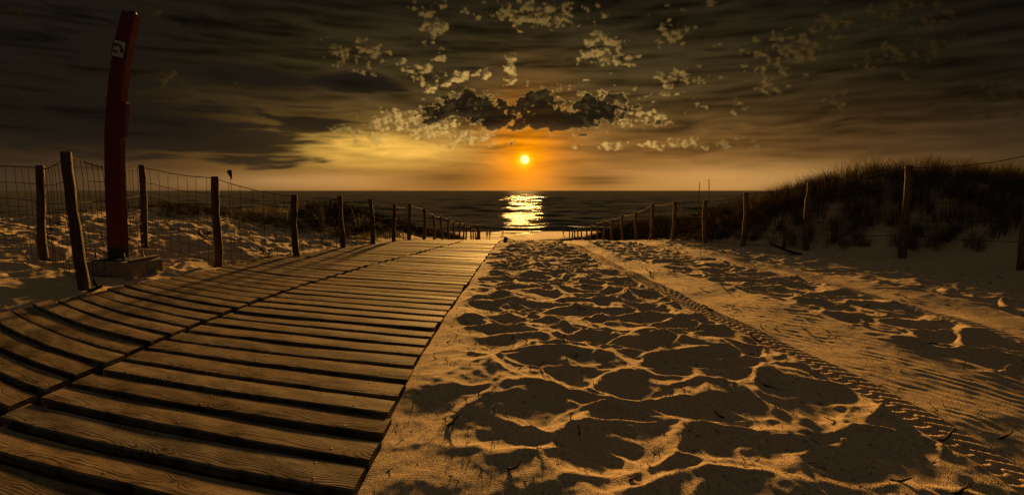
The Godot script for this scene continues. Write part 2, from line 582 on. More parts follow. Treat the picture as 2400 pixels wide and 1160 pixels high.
func make_ground() -> void:
	var sand := mat(Color.WHITE, 0.95, 0.25)
	sand.albedo_texture = noise_picture(3, 0.035, 6, 1024, [[0.0, lin(0.25, 0.175, 0.105)], [0.3, lin(0.40, 0.29, 0.18)], [0.55, lin(0.48, 0.355, 0.22)], [1.0, lin(0.60, 0.46, 0.30)]])
	sand.uv1_triplanar = true
	sand.uv1_world_triplanar = true
	sand.uv1_scale = Vector3(0.9, 0.9, 0.9)
	sand.heightmap_enabled = true
	sand.heightmap_texture = noise_picture(17, 0.11, 4, 1024)
	sand.heightmap_scale = 1.3
	var xs := steps([[-260.0, 30.0], [-60.0, 8.0], [-20.0, 0.7], [-10.0, 0.10], [-8.0, 0.045], [-5.4, 0.040], [-4.6, 0.05], [-3.2, 0.12], [-1.0, 0.10], [-0.85, 0.02], [0.0, 0.014], [1.2, 0.013], [1.25, 0.011], [2.52, 0.011], [2.6, 0.017], [5.0, 0.028], [9.0, 0.06], [14.0, 0.25], [30.0, 2.0], [80.0, 12.0], [260.0, 40.0]])
	var ds := steps([[-30.0, 8.0], [-6.0, 0.6], [0.4, 0.12], [1.2, 0.011], [4.0, 0.014], [8.0, 0.032], [13.0, 0.06], [20.0, 0.25], [40.0, 0.6], [90.0, 2.0], [126.0, 1.2], [150.0, 5.0]])
	print("ground grid ", xs.size(), " x ", ds.size())
	var o := obj("ground", sheet(xs, ds, ground), sand)
	tag(o, "trodden ochre sand of the beach path, banks and shore", "sand", "", "structure")
	print("ground ", Time.get_ticks_msec())


# ---------------------------------------------------------------- the sea
var n_sea := noise(201, 1.0, 2)
var n_sea_b := noise(203, 1.0, 3)


func swell(x: float, d: float) -> float:
	var out := smoothstep(112.0, 150.0, d)
	var fade := smoothstep(3200.0, 1200.0, d)
	var y := 1.0 * n_sea.get_noise_2d(x / 150.0, d / 42.0) * (0.3 + 0.7 * out)
	y += 2.6 * n_sea_b.get_noise_2d(x / 190.0 + 20.0, d / 95.0) * smoothstep(220.0, 420.0, d)
	y += 0.85 * n_sea.get_noise_2d(x / 34.0 + 50.0, d / 17.0) * smoothstep(1500.0, 500.0, d) * (0.4 + 0.6 * out)
	y += 0.13 * n_sea_b.get_noise_2d(x / 15.0 + 90.0, d / 6.0) * smoothstep(600.0, 200.0, d)
	return SEA + y * fade * lerpf(0.35, 1.0, out)


func make_sea() -> void:
	var water := mat(lin(0.078, 0.080, 0.078), 0.09, 0.5)
	water.specular_mode = BaseMaterial3D.SPECULAR_DISABLED
	water.metallic = 0.0065
	water.uv1_triplanar = true
	water.uv1_world_triplanar = true
	water.uv1_scale = Vector3(0.016, 0.05, 0.10)
	water.heightmap_enabled = true
	water.heightmap_texture = noise_picture(29, 0.03, 4, 1024)
	water.heightmap_scale = 1.2
	var xs := PackedFloat32Array()
	for i in 321:
		var t := (i - 160) / 160.0
		xs.append(signf(t) * (absf(t) * 1.3 + 0.9 * pow(absf(t), 4.0)))
	var ds := PackedFloat32Array()
	var d := 104.0
	while d < 40000.0:
		ds.append(d)
		d += maxf(0.9, (d - 60.0) * 0.0125) if d < 1500.0 else d * 0.05
	ds.append(45000.0)
	print("sea ", xs.size(), " x ", ds.size())
	var o := obj("sea", sheet(xs, ds, swell, true), water)
	tag(o, "dark rippled sea with the sun's golden glitter", "sea", "", "structure")
	# the last thin breakers
	var foam := mat(lin(0.62, 0.60, 0.56), 0.6, 0.4)
	for line: Array in [[121.5, -60.0, 70.0, 1.1], [128.0, -30.0, 85.0, 0.9], [137.0, -85.0, 8.0, 0.8], [150.0, 5.0, 120.0, 0.8]]:
		var m := Mesher.new()
		var x: float = line[1]
		var last := -1
		while x < line[2]:
			var ends := smoothstep(line[1], line[1] + 15.0, x) * smoothstep(line[2], line[2] - 15.0, x)
			var c: float = line[0] + 1.6 * n_soft.get_noise_2d(x * 0.08, line[0])
			var half: float = maxf(0.02, line[3] * ends * (0.55 + 0.9 * n_soft.get_noise_2d(x * 0.35, line[0] + 9.0)))
			var here := m.v.size()
			for s: float in [-1.0, -0.3, 0.4, 1.0]:
				var q: float = c + s * half
				m.vert(Vector3(x, swell(x, q) + 0.02 + 0.10 * (1.0 - s * s) + 0.05, -q), Vector3(0, 1, -0.4 * s).normalized())
			if last >= 0:
				for k in 3:
					m.tri(last + k, last + k + 1, here + k)
					m.tri(last + k + 1, here + k + 1, here + k)
			last = here
			x += 0.6
		var f := obj("foam", m.mesh(), foam)
		tag(f, "thin pale line of foam where small waves reach the shore", "foam", "lines of foam along the shore", "stuff")
	print("sea ", Time.get_ticks_msec())


# ---------------------------------------------------------------- the plank walk
func wood_picture() -> Array:
	# grain of four boards side by side, 2.4 m long; [colour, relief]
	var w := 1024
	var h := 512
	var col := PackedByteArray()
	col.resize(w * h * 3)
	var rel := PackedByteArray()
	rel.resize(w * h)
	var n_long := noise(301, 1.0, 2)
	var n_fibre := noise(303, 1.0, 3)
	var n_stain := noise(307, 1.0, 3)
	var tones := [Vector3(1.0, 0.98, 0.94), Vector3(0.86, 0.85, 0.84), Vector3(1.08, 1.0, 0.9), Vector3(0.94, 0.96, 0.97)]
	var knots := [[[0.5, 0.13, 0.05], [1.9, 0.05, 0.035]], [[1.2, 0.08, 0.045]], [[0.3, 0.04, 0.03], [1.6, 0.15, 0.05], [2.2, 0.1, 0.03]], [[0.9, 0.06, 0.04], [2.0, 0.14, 0.045]]]
	for j in h:
		var board := j / 128
		var y := (j % 128) / 128.0 * 0.2
		for i in w:
			var x := i / float(w) * 2.4
			var turn := TAU * x / 2.4
			var cx := cos(turn) * 0.38
			var sx := sin(turn) * 0.38
			var bow := n_long.get_noise_3d(cx * 1.3, sx * 1.3, board * 7.0 + y * 1.5)
			var ring := y * (62.0 + 14.0 * board) + bow * (2.0 + 0.9 * board) + 14.0 * (y - 0.1) * (y - 0.1) * 40.0
			var eye := 0.0
			for k: Array in knots[board]:
				var dx := fposmod(x - k[0] + 1.2, 2.4) - 1.2
				var dy: float = y - k[1]
				var q: float = (dx * dx * 0.22 + dy * dy) / (k[2] * k[2])
				if q < 8.0:
					ring += signf(dy) * 3.6 * exp(-q * 0.9)
					eye = maxf(eye, exp(-q * 26.0))
			var fibre := n_fibre.get_noise_3d(cx * 9.0, sx * 9.0, y * 420.0 + board * 91.0)
			var line := pow(0.5 + 0.5 * sin(ring * TAU * 1.1 + fibre * 1.6), 2.6)
			var stain := n_stain.get_noise_3d(cx * 3.0, sx * 3.0, y * 9.0 + board * 31.0)
			var t := clampf(0.56 - 0.40 * line + 0.42 * fibre + 0.55 * stain - 0.6 * eye, 0.0, 1.0)
			var c: Vector3 = Vector3(0.060, 0.044, 0.030).lerp(Vector3(0.285, 0.220, 0.150), t) * tones[board]
			var srgb := Color(c.x, c.y, c.z).linear_to_srgb()
			var at := (j * w + i) * 3
			col[at] = clampi(int(srgb.r * 255.0), 0, 255)
			col[at + 1] = clampi(int(srgb.g * 255.0), 0, 255)
			col[at + 2] = clampi(int(srgb.b * 255.0), 0, 255)
			rel[j * w + i] = clampi(int(255.0 * (0.62 - 0.5 * line + 0.35 * fibre - 0.3 * eye)), 0, 255)
	return [ImageTexture.create_from_image(Image.create_from_data(w, h, false, Image.FORMAT_RGB8, col)), ImageTexture.create_from_image(Image.create_from_data(w, h, false, Image.FORMAT_L8, rel))]


func bow_of(u: float) -> float:
	# how the planks sweep away from a straight crossing, u metres in from the sandy edge
	var r := 0.25 * u + 0.022 * u * u
	if u > 2.2:
		var w := u - 2.2
		r += 0.10 * w + 0.035 * w * w
	return r


func plank(x0: float, x1: float, d_right: float, wide: float, lift: float, roll: float, tilt: float, strip: int, shift: float) -> ArrayMesh:
	# one board from x0 (left) to x1 (right); d_right is its depth at the walk's right edge
	var m := Mesher.new()
	var count := maxi(6, int((x1 - x0) / 0.16))
	var t := 0.044
	var b := 0.007
	var rows := []
	for i in count + 1:
		var f := float(i) / count
		var x := lerpf(x0, x1, f)
		var d := d_right + bow_of(-0.72 - x) + tilt * (f - 0.5)
		var slope := (bow_of(-0.72 - x + 0.05) - bow_of(-0.72 - x - 0.05)) / 0.1
		var along := Vector3(1, 0, slope).normalized()
		var across := Vector3(0, 0, -1) * sqrt(1.0 + slope * slope)   # ends are sawn along the walk
		var mid := Vector3(x, land(x, d) + lift, -d)
		var wa := wide * 0.5 + 0.006 * n_rough.get_noise_2d(x * 1.4, d_right * 9.0) - 0.010 * pow(maxf(0.0, n_bend.get_noise_2d(x * 1.1, d_right * 21.0)), 2.0)
		var wb := wide * 0.5 + 0.006 * n_rough.get_noise_2d(x * 1.4 + 60.0, d_right * 9.0)
		var sag := 0.004 * n_bend.get_noise_2d(x * 0.6, d_right * 13.0)
		var prof := []
		for q: Array in [[-wa, -t], [-wa, -b], [-wa + b, 0.0], [-wa * 0.33, 0.0015], [wb * 0.33, 0.0015], [wb - b, 0.0], [wb, -b], [wb, -t]]:
			prof.append(mid + across * q[0] + Vector3.UP * (q[1] + sag + roll * q[0]))
		rows.append([prof, along, across, (x - x0) + shift, wa, wb])
	for i in count:
		var p: Array = rows[i][0]
		var q: Array = rows[i + 1][0]
		for k in 8:
			var k2 := (k + 1) % 8
			var va := [0.0, 0.02, 0.06, 0.35, 0.65, 0.94, 0.98, 1.0]
			var v0: float = (strip + 0.04 + 0.92 * va[k]) / 4.0
			var v1: float = (strip + 0.04 + 0.92 * va[k2]) / 4.0
			if k == 7:
				v1 = (strip + 0.04) / 4.0
			var u0: float = rows[i][3] / 2.4
			var u1: float = rows[i + 1][3] / 2.4
			m.face([p[k], q[k], q[k2], p[k2]], [Vector2(u0, v0), Vector2(u1, v0), Vector2(u1, v1), Vector2(u0, v1)])
	for e: int in [0, count]:
		var p: Array = rows[e][0].duplicate()
		if e == 0:
			p.reverse()
		var t2 := []
		for k in 8:
			t2.append(Vector2(0.3 + 0.002 * k, (strip + 0.1 + 0.1 * k) / 4.0))
		m.face(p, t2)
	# all faces outwards
	return m.mesh()


func make_walk() -> void:
	var tex := wood_picture()
	var woods := []
	for k in 3:
		var w := mat([lin(1, 1, 1), lin(0.82, 0.80, 0.78), lin(0.92, 0.95, 1.0)][k], [0.74, 0.80, 0.68][k], 0.12)
		w.albedo_texture = tex[0]
		w.heightmap_enabled = true
		w.heightmap_texture = tex[1]
		w.heightmap_scale = 0.2
		woods.append(w)
	var dark := mat(lin(0.05, 0.035, 0.025), 0.9, 0.3)
	var iron := mat(lin(0.03, 0.022, 0.016), 0.6, 0.5)
	iron.metallic = 0.6
	var walk := thing("boardwalk", "weathered plank walk of two rows of boards leading to the sea", "boardwalk")
	walk.set_meta("kind", "structure")
	rng.seed = 77
	var nail := Mesher.new()
	nail.tube([Vector3(0, -0.012, 0), Vector3(0, 0.0004, 0), Vector3(0, 0.0012, 0)], [0.008, 0.008, 0.005], 6)
	var nail_mesh := nail.mesh()
	for side in 2:
		var d := 0.55 if side == 0 else 0.2
		while d < 15.5:
			var pitch := 0.220 + rng.randf_range(-0.008, 0.008)
			var wide := 0.172 + rng.randf_range(-0.008, 0.008)
			# where this board meets the edges of the walk
			var x1 := 0.0
			var x0 := 0.0
			if side == 0:
				x1 = curve(WALK_R, d) + rng.randf_range(-0.012, 0.014)
				x0 = -2.8
				for k in 6:
					x0 = curve(WALK_M, d + bow_of(-0.72 - x0))
				x0 += 0.045 + rng.randf_range(-0.02, 0.02)
			else:
				x1 = -2.8
				for k in 6:
					x1 = curve(WALK_M, d + bow_of(-0.72 - x1))
				x1 -= 0.03 + rng.randf_range(-0.02, 0.02)
				x0 = -4.5
				for k in 6:
					x0 = curve(WALK_L, d + bow_of(-0.72 - x0))
				x0 += rng.randf_range(-0.09, 0.05)
			if x1 - x0 > 0.5:
				var lift := 0.052 + rng.randf_range(-0.005, 0.005)
				var roll := rng.randf_range(-0.035, 0.035)
				var o := obj("plank", plank(x0, x1, d, wide, lift, roll, rng.randf_range(-0.02, 0.02), rng.randi_range(0, 3), rng.randf_range(0.0, 2.4)), woods[rng.randi_range(0, 2)], walk)
				if d < 4.6:
					for f: float in [0.09, 0.47, 0.9]:
						for s: float in [-0.055, 0.055]:
							var x := lerpf(x0, x1, f + rng.randf_range(-0.015, 0.015))
							var q := d + bow_of(-0.72 - x) + s
							var nl := obj("nail", nail_mesh, iron, o)
							nl.position = Vector3(x, land(x, q - s) + lift + roll * s * 1.05 + 0.004 * n_bend.get_noise_2d(x * 0.6, d * 13.0) + 0.0008, -q)
			d += pitch
	# bearers under the boards
	for k in 5:
		var pts := []
		var d := 0.0
		while d < 15.5:
			var xr: float = curve(WALK_R, d) - 0.12
			var xm: float = curve(WALK_M, d)
			var xl: float = curve(WALK_L, d) + 0.15
			var x: float = [xr, xm + 0.14, xm - 0.14, xl, (xr + xm) * 0.5][k]
			pts.append(Vector3(x, land(x, d) - 0.028, -d))
			d += 0.5
		var m := Mesher.new()
		for i in pts.size() - 1:
			var a: Vector3 = pts[i]
			var b: Vector3 = pts[i + 1]
			var at := Transform3D(Basis.looking_at(b - a, Vector3.UP), (a + b) * 0.5)
			m.box(Vector3(-0.04, -0.03, -a.distance_to(b) * 0.5), Vector3(0.04, 0.03, a.distance_to(b) * 0.5), 0.0, at)
		obj("bearer", m.mesh(), dark, walk)
	print("walk ", Time.get_ticks_msec())


# ---------------------------------------------------------------- fences
func bark_material(r: float, g: float, b: float) -> StandardMaterial3D:
	var m := mat(Color.WHITE, 0.85, 0.3)
	m.albedo_texture = noise_picture(41, 0.02, 4, 256, [[0.0, lin(r * 0.35, g * 0.35, b * 0.35)], [0.5, lin(r, g, b)], [1.0, lin(r * 1.5, g * 1.5, b * 1.5)]])
	m.uv1_triplanar = true
	m.uv1_scale = Vector3(6.0, 0.8, 6.0)
	m.heightmap_enabled = true
	m.heightmap_texture = noise_picture(43, 0.05, 3, 256)
	m.heightmap_scale = 0.8
	return m


func post_mesh(tall: float, thick: float, lean: Vector2, s: int) -> ArrayMesh:
	# a rough round stake, a little crooked, with a sawn top
	var m := Mesher.new()
	var path := []
	var radii := []
	var parts := 9
	for i in parts + 1:
		var f := float(i) / parts
		var y := -0.28 + (tall + 0.28) * f
		var bend := 0.02 * sin(f * 5.0 + s) + 0.012 * n_bend.get_noise_2d(f * 3.0, s * 11.0)
		path.append(Vector3(lean.x * y + bend, y, lean.y * y + 0.014 * sin(f * 4.0 + s * 2.0)))
		radii.append(thick * (1.08 - 0.16 * f + 0.10 * n_bend.get_noise_2d(f * 4.0, s * 5.0 + 70.0)))
	path.append(path[parts] + Vector3(0, 0.012, 0))
	radii.append(radii[parts] * 0.82)
	m.tube(path, radii, 10)
	return m.mesh()


func strand(a: Vector3, b: Vector3, sag: float, r: float, m: Mesher, kink := 0.0, parts := 10) -> void:
	var path := []
	var radii := []
	for i in parts + 1:
		var f := float(i) / parts
		var p := a.lerp(b, f) + Vector3(0, -sag * 4.0 * f * (1.0 - f), 0)
		if i > 0 and i < parts:
			p += Vector3(rng.randf_range(-kink, kink), rng.randf_range(-kink, kink), rng.randf_range(-kink, kink))
		path.append(p)
		radii.append(r)
	m.tube(path, radii, 4, false)


func fence(root: Node3D, posts: Array, wood: Material, wire: Material, net_wire: Material, mesh_from: int, mesh_to: int, loose: float) -> void:
	# posts: [x, d, height, half thickness, lean x, lean z]; between two posts a top wire, and square netting on some spans
	var tops := []
	var feet := []
	for i in posts.size():
		var p: Array = posts[i]
		var y := ground(p[0], p[1]) - 0.02
		var o := obj("post", post_mesh(p[2], p[3], Vector2(p[4], p[5]), i + int(p[0] * 10.0)), wood, root)
		o.position = Vector3(p[0], y, -p[1])
		feet.append(Vector3(p[0], y + 0.06, -p[1]))
		tops.append(Vector3(p[0] + p[4] * p[2], y + p[2] - 0.02, -p[1] + p[5] * p[2]))
	for i in posts.size() - 1:
		var span: float = tops[i].distance_to(tops[i + 1])
		var thin := 0.0042 if posts[i][1] < 13.0 else 0.006
		var m := Mesher.new()
		strand(tops[i], tops[i + 1], loose * rng.randf_range(0.3, 1.4), thin * 1.5, m, 0.006)
		obj("top_wire", m.mesh(), wire, root)
		if i < mesh_from or i >= mesh_to:
			continue
		var net := Mesher.new()
		for h: float in [0.02, 0.16, 0.30, 0.46, 0.64, 0.82]:
			strand(feet[i].lerp(tops[i], h), feet[i + 1].lerp(tops[i + 1], h), loose * 0.5 * h + 0.01, thin, net, 0.007)
		var count := int(span / 0.17)
		for k in range(1, count):
			var f := float(k) / count + rng.randf_range(-0.01, 0.01)
			var sag := loose * 4.0 * f * (1.0 - f)
			var a: Vector3 = feet[i].lerp(feet[i + 1], f)
			var b: Vector3 = tops[i].lerp(tops[i + 1], f) - Vector3(0, sag * 0.8, 0)
			a += Vector3(rng.randf_range(-0.03, 0.03), 0, rng.randf_range(-0.02, 0.02))
			strand(a, b, 0.0, thin * 0.85, net, 0.012, 6)
		obj("wire_netting", net.mesh(), net_wire, root)


func make_fences() -> void:
	rng.seed = 5
	var wood := bark_material(0.105, 0.07, 0.045)
	var pale := bark_material(0.17, 0.115, 0.07)
	var wire := mat(lin(0.055, 0.045, 0.035), 0.9, 0.2)
	var l := thing("wire_fence", "wire netting fence on rough stakes along the sandy bank beside the planks", "fence")
	var posts := [[-11.2, 8.3, 1.45, 0.05, 0.0, 0.0], [-6.72, 6.95, 1.33, 0.052, 0.03, 0.02], [-5.18, 5.78, 1.60, 0.056, -0.055, -0.03], [-6.22, 8.2, 1.33, 0.052, 0.0, 0.0], [-4.88, 7.94, 1.43, 0.06, 0.035, 0.0], [-4.10, 8.99, 1.20, 0.054, 0.02, 0.0], [-3.74, 10.34, 1.12, 0.052, 0.0, 0.0], [-3.36, 11.17, 1.0, 0.046, 0.0, 0.0], [-3.06, 11.9, 0.93, 0.045, 0.0, 0.01]]
	var d := 13.9
	while d < 40.0:
		posts.append([curve(FENCE_L, d) + rng.randf_range(-0.04, 0.04), d, 1.0 + rng.randf_range(-0.06, 0.06), 0.05, rng.randf_range(-0.03, 0.03), 0.0])
		d += 1.9
	fence(l, posts, wood, wire, wire, 0, 9, 0.07)
	var r := thing("wire_fence", "wire fence on pale stakes along the foot of the grassy dune", "fence")
	posts = [[9.2, 5.0, 1.75, 0.06, 0.0, 0.0], [7.25, 7.55, 1.72, 0.058, 0.0, 0.0], [6.49, 8.87, 1.56, 0.064, -0.02, 0.0], [5.56, 10.2, 1.34, 0.056, 0.01, 0.0], [4.58, 10.75, 1.13, 0.05, 0.0, 0.0], [4.04, 11.54, 0.98, 0.05, 0.0, 0.0]]
	d = 12.6
	while d < 41.0:
		posts.append([curve(FENCE_R, d) + rng.randf_range(-0.04, 0.04), d, 1.0 + rng.randf_range(-0.05, 0.05), 0.05, rng.randf_range(-0.03, 0.03), 0.0])
		d += 2.15
	fence(r, posts, pale, wire, wire, 3, 8, 0.05)
	# plain strands on the near spans of the dune fence
	for i in 3:
		var a: Vector3 = Vector3(posts[i][0], ground(posts[i][0], posts[i][1]), -posts[i][1])
		var b: Vector3 = Vector3(posts[i + 1][0], ground(posts[i + 1][0], posts[i + 1][1]), -posts[i + 1][1])
		for h: float in [0.25, 0.42, 0.6, 0.8]:
			var m := Mesher.new()
			strand(a + Vector3(0, h * posts[i][2], 0.06), b + Vector3(0, h * posts[i + 1][2], 0.06), 0.03, 0.0045, m, 0.004)
			obj("wire", m.mesh(), wire, r)
	# a stout marker at the far end of the plank walk, and a stump at its near corner
	var k := thing("marker_post", "stout dark post with a short arm at the far end of the fence", "post", Vector3(-3.05, ground(-3.05, 33.5) - 0.05, -33.5))
	var pm := Mesher.new()
	pm.tube([Vector3(0, -0.3, 0), Vector3(0, 0.25, 0), Vector3(0, 0.6, 0), Vector3(0, 1.0, 0), Vector3(0, 1.28, 0), Vector3(0, 1.3, 0)], [0.2, 0.17, 0.12, 0.105, 0.10, 0.08], 10)
	obj("shaft", pm.mesh(), wood, k)
	var arm := Mesher.new()
	arm.tube([Vector3(0.05, 0.82, 0), Vector3(0.22, 0.86, 0.02), Vector3(0.34, 0.92, 0.02)], [0.035, 0.03, 0.02], 6)
	obj("arm", arm.mesh(), wood, k)
	var st := thing("stump", "short wooden stump where the plank walk drops out of sight", "stump", Vector3(-0.47, ground(-0.47, 12.4) - 0.03, -12.4))
	var sm := Mesher.new()
	sm.tube([Vector3(0, -0.15, 0), Vector3(0, 0.08, 0), Vector3(0.01, 0.15, 0), Vector3(0.01, 0.16, 0)], [0.05, 0.048, 0.045, 0.03], 9)
	obj("stake", sm.mesh(), wood, st)
	print("fences ", Time.get_ticks_msec())


# ---------------------------------------------------------------- the red call post
func pillar(spine: Array, halves: Array, deep: Array, bevel: float) -> ArrayMesh:
	# a box-section shaft swept along a curved spine
	var m := Mesher.new()
	var rings := []
	for i in spine.size():
		var dir: Vector3 = (spine[mini(i + 1, spine.size() - 1)] - spine[maxi(i - 1, 0)]).normalized()
		var side := Vector3.BACK.cross(dir).normalized() * -1.0
		side = dir.cross(Vector3.BACK).normalized()
		var w: float = halves[i]
		var t: float = deep[i]
		var ring := []
		for q: Array in [[-w + bevel, t], [w - bevel, t], [w, t - bevel], [w, -t + bevel], [w - bevel, -t], [-w + bevel, -t], [-w, -t + bevel], [-w, t - bevel]]:
			ring.append(spine[i] + side * q[0] + Vector3.BACK * q[1])
		rings.append(ring)
	for i in spine.size() - 1:
		for k in 8:
			var k2 := (k + 1) % 8
			var mid: Vector3 = (rings[i][k] + rings[i + 1][k2]) * 0.5 - (spine[i] + spine[i + 1]) * 0.5
			var q := [rings[i][k], rings[i][k2], rings[i + 1][k2], rings[i + 1][k]]
			if (q[1] - q[0]).cross(q[2] - q[0]).dot(mid) < 0.0:
				q.reverse()
			m.face(q)
	for e: int in [0, spine.size() - 1]:
		var q: Array = rings[e].duplicate()
		var out := Vector3.UP if e > 0 else Vector3.DOWN
		if (q[1] - q[0]).cross(q[2] - q[0]).dot(out) < 0.0:
			q.reverse()
		m.face(q)
	return m.mesh()


func make_call_post() -> void:
	var x := -5.57
	var d := 6.85
	var y := ground(x, d)
	var t := thing("call_post", "tall curved red emergency telephone post bolted to a concrete block", "call post", Vector3(x, y, -d), -0.03)
	var red := mat(lin(0.13, 0.004, 0.005), 0.5, 0.5)
	red.clearcoat_enabled = true
	red.clearcoat = 0.25
	red.clearcoat_roughness = 0.3
	var black := mat(lin(0.012, 0.012, 0.012), 0.5, 0.5)
	var steel := mat(lin(0.16, 0.15, 0.14), 0.45, 0.5)
	steel.metallic = 0.85
	var conc := mat(Color.WHITE, 0.9, 0.3)
	conc.albedo_texture = noise_picture(61, 0.03, 4, 256, [[0.0, lin(0.15, 0.135, 0.11)], [0.5, lin(0.26, 0.235, 0.195)], [1.0, lin(0.34, 0.31, 0.26)]])
	conc.uv1_triplanar = true
	conc.uv1_scale = Vector3(1.6, 1.6, 1.6)
	conc.heightmap_enabled = true
	conc.heightmap_texture = noise_picture(63, 0.08, 3, 256)
	conc.heightmap_scale = 0.6
	# concrete foot: a block with an arched slot for a lifting fork
	var m := Mesher.new()
	var w := 0.36
	var z := 0.30
	var top := 0.19
	var low := -0.10
	var outline := [Vector2(-w, low)]
	for i in 9:
		var f := i / 8.0
		outline.append(Vector2(lerpf(-0.21, 0.21, f), low + 0.115 * sin(PI * f)))
	outline.append_array([Vector2(w, low), Vector2(w, top - 0.03), Vector2(w - 0.03, top), Vector2(-w + 0.03, top), Vector2(-w, top - 0.03)])
	for i in outline.size():
		var a: Vector2 = outline[i]
		var b: Vector2 = outline[(i + 1) % outline.size()]
		m.face([Vector3(a.x, a.y, z), Vector3(a.x, a.y, -z), Vector3(b.x, b.y, -z), Vector3(b.x, b.y, z)])
	for s: float in [-1.0, 1.0]:
		for i in 8:
			var a: Vector2 = outline[1 + i]
			var b: Vector2 = outline[2 + i]
			var q := [Vector3(a.x, a.y, s * z), Vector3(b.x, b.y, s * z), Vector3(b.x, 0.06, s * z), Vector3(a.x, 0.06, s * z)]
			if s < 0.0:
				q.reverse()
			m.face(q)
		for q: Array in [[Vector2(-w, low), Vector2(-0.21, low), Vector2(-0.21, 0.06), Vector2(-w, 0.06)], [Vector2(0.21, low), Vector2(w, low), Vector2(w, 0.06), Vector2(0.21, 0.06)], [Vector2(-w, 0.06), Vector2(w, 0.06), Vector2(w, top - 0.03), Vector2(w - 0.03, top), Vector2(-w + 0.03, top), Vector2(-w, top - 0.03)]]:
			var p := q.map(func(a: Vector2) -> Vector3: return Vector3(a.x, a.y, s * z))
			if s < 0.0:
				p.reverse()
			m.face(p)
	var block := obj("concrete_block", m.mesh(), conc, t)
	var lip := Mesher.new()
	lip.box(Vector3(w - 0.05, top, -z + 0.03), Vector3(w - 0.005, top + 0.035, z - 0.03), 0.012)
	obj("rim", lip.mesh(), conc, block)
	var plate := Mesher.new()
	plate.box(Vector3(-0.26, top + 0.002, -0.22), Vector3(0.24, top + 0.022, 0.22), 0.004)
	obj("base_plate", plate.mesh(), black, t)
	for s: Vector2 in [Vector2(-0.21, 0.16), Vector2(0.19, 0.16), Vector2(-0.21, -0.16), Vector2(0.19, -0.16), Vector2(-0.02, 0.18)]:
		var b := Mesher.new()
		b.tube([Vector3(s.x, top + 0.02, s.y), Vector3(s.x, top + 0.04, s.y)], [0.024, 0.024], 6)
		b.tube([Vector3(s.x, top + 0.04, s.y), Vector3(s.x, top + 0.105, s.y)], [0.011, 0.011], 8)
		obj("bolt", b.mesh(), steel, t)
	# the shaft: upright at the foot, bowing to the left, then leaning right towards its head
	var mids := [[0.21, -0.03], [0.36, -0.022], [0.7, -0.006], [1.1, 0.010], [1.5, 0.034], [1.9, 0.072], [2.3, 0.132], [2.7, 0.213], [3.1, 0.325], [3.42, 0.435]]
	var spine := []
	var wide := []
	var deep := []
	for p: Array in mids:
		spine.append(Vector3(p[1], p[0], 0))
		wide.append(lerpf(0.118, 0.098, p[0] / 3.45))
		deep.append(0.062)
	var skirt := pillar([spine[0], spine[1]], [0.112, 0.112], [0.058, 0.058], 0.012)
	obj("skirt", skirt, black, t)
	var shaft := obj("column", pillar(spine.slice(1), wide.slice(1), deep.slice(1), 0.016), red, t)
	var head: Vector3 = spine[9]
	var cap := Mesher.new()
	cap.tube([head + Vector3(0.02, 0.0, 0), head + Vector3(0.022, 0.022, 0)], [0.05, 0.035], 10)
	obj("cap", cap.mesh(), black, shaft)
	# the grip box on its right flank
	var grip := Mesher.new()
	var turn := Transform3D(Basis(Vector3.BACK, -0.15), Vector3(0.238, 2.08, 0.0))
	grip.box(Vector3(-0.05, -0.25, -0.045), Vector3(0.022, 0.22, 0.045), 0.02, turn)
	obj("handset_box", grip.mesh(), red, t)
	# the sign: frame, pale plate, a telephone handset and keys
	var face_at := Transform3D(Basis(Vector3.BACK, -0.28), Vector3(0.283, 2.96, 0.067))
	var sign_root := Node3D.new()
	sign_root.name = "sign"
	t.add_child(sign_root)
	sign_root.transform = face_at
	var frame := Mesher.new()
	frame.box(Vector3(-0.094, -0.12, -0.004), Vector3(0.094, 0.12, 0.006), 0.002)
	obj("sign_frame", frame.mesh(), black, sign_root)
	var pale := Mesher.new()
	pale.box(Vector3(-0.078, -0.1, 0.005), Vector3(0.078, 0.1, 0.010), 0.002)
	obj("sign_plate", pale.mesh(), mat(lin(0.55, 0.53, 0.48), 0.6), sign_root)
	var glyph := Mesher.new()
	var arc := []
	var fat := []
	for i in 9:
		var a := lerpf(2.3, 0.05, i / 8.0)
		arc.append(Vector3(-0.02 + 0.072 * cos(a), -0.035 + 0.09 * sin(a), 0.011))
		fat.append(0.020 if i < 2 or i > 6 else 0.012)
	glyph.tube(arc, fat, 8)
	for i in 6:
		var p := Vector3(-0.062 + 0.022 * (i % 3), -0.03 - 0.026 * (i / 3), 0.011)
		glyph.box(p - Vector3(0.007, 0.008, 0.003), p + Vector3(0.007, 0.008, 0.003))
	obj("telephone_symbol", glyph.mesh(), black, sign_root)
	# a rope of twigs caught at the fence stake beside it
	print("call post ", Time.get_ticks_msec())


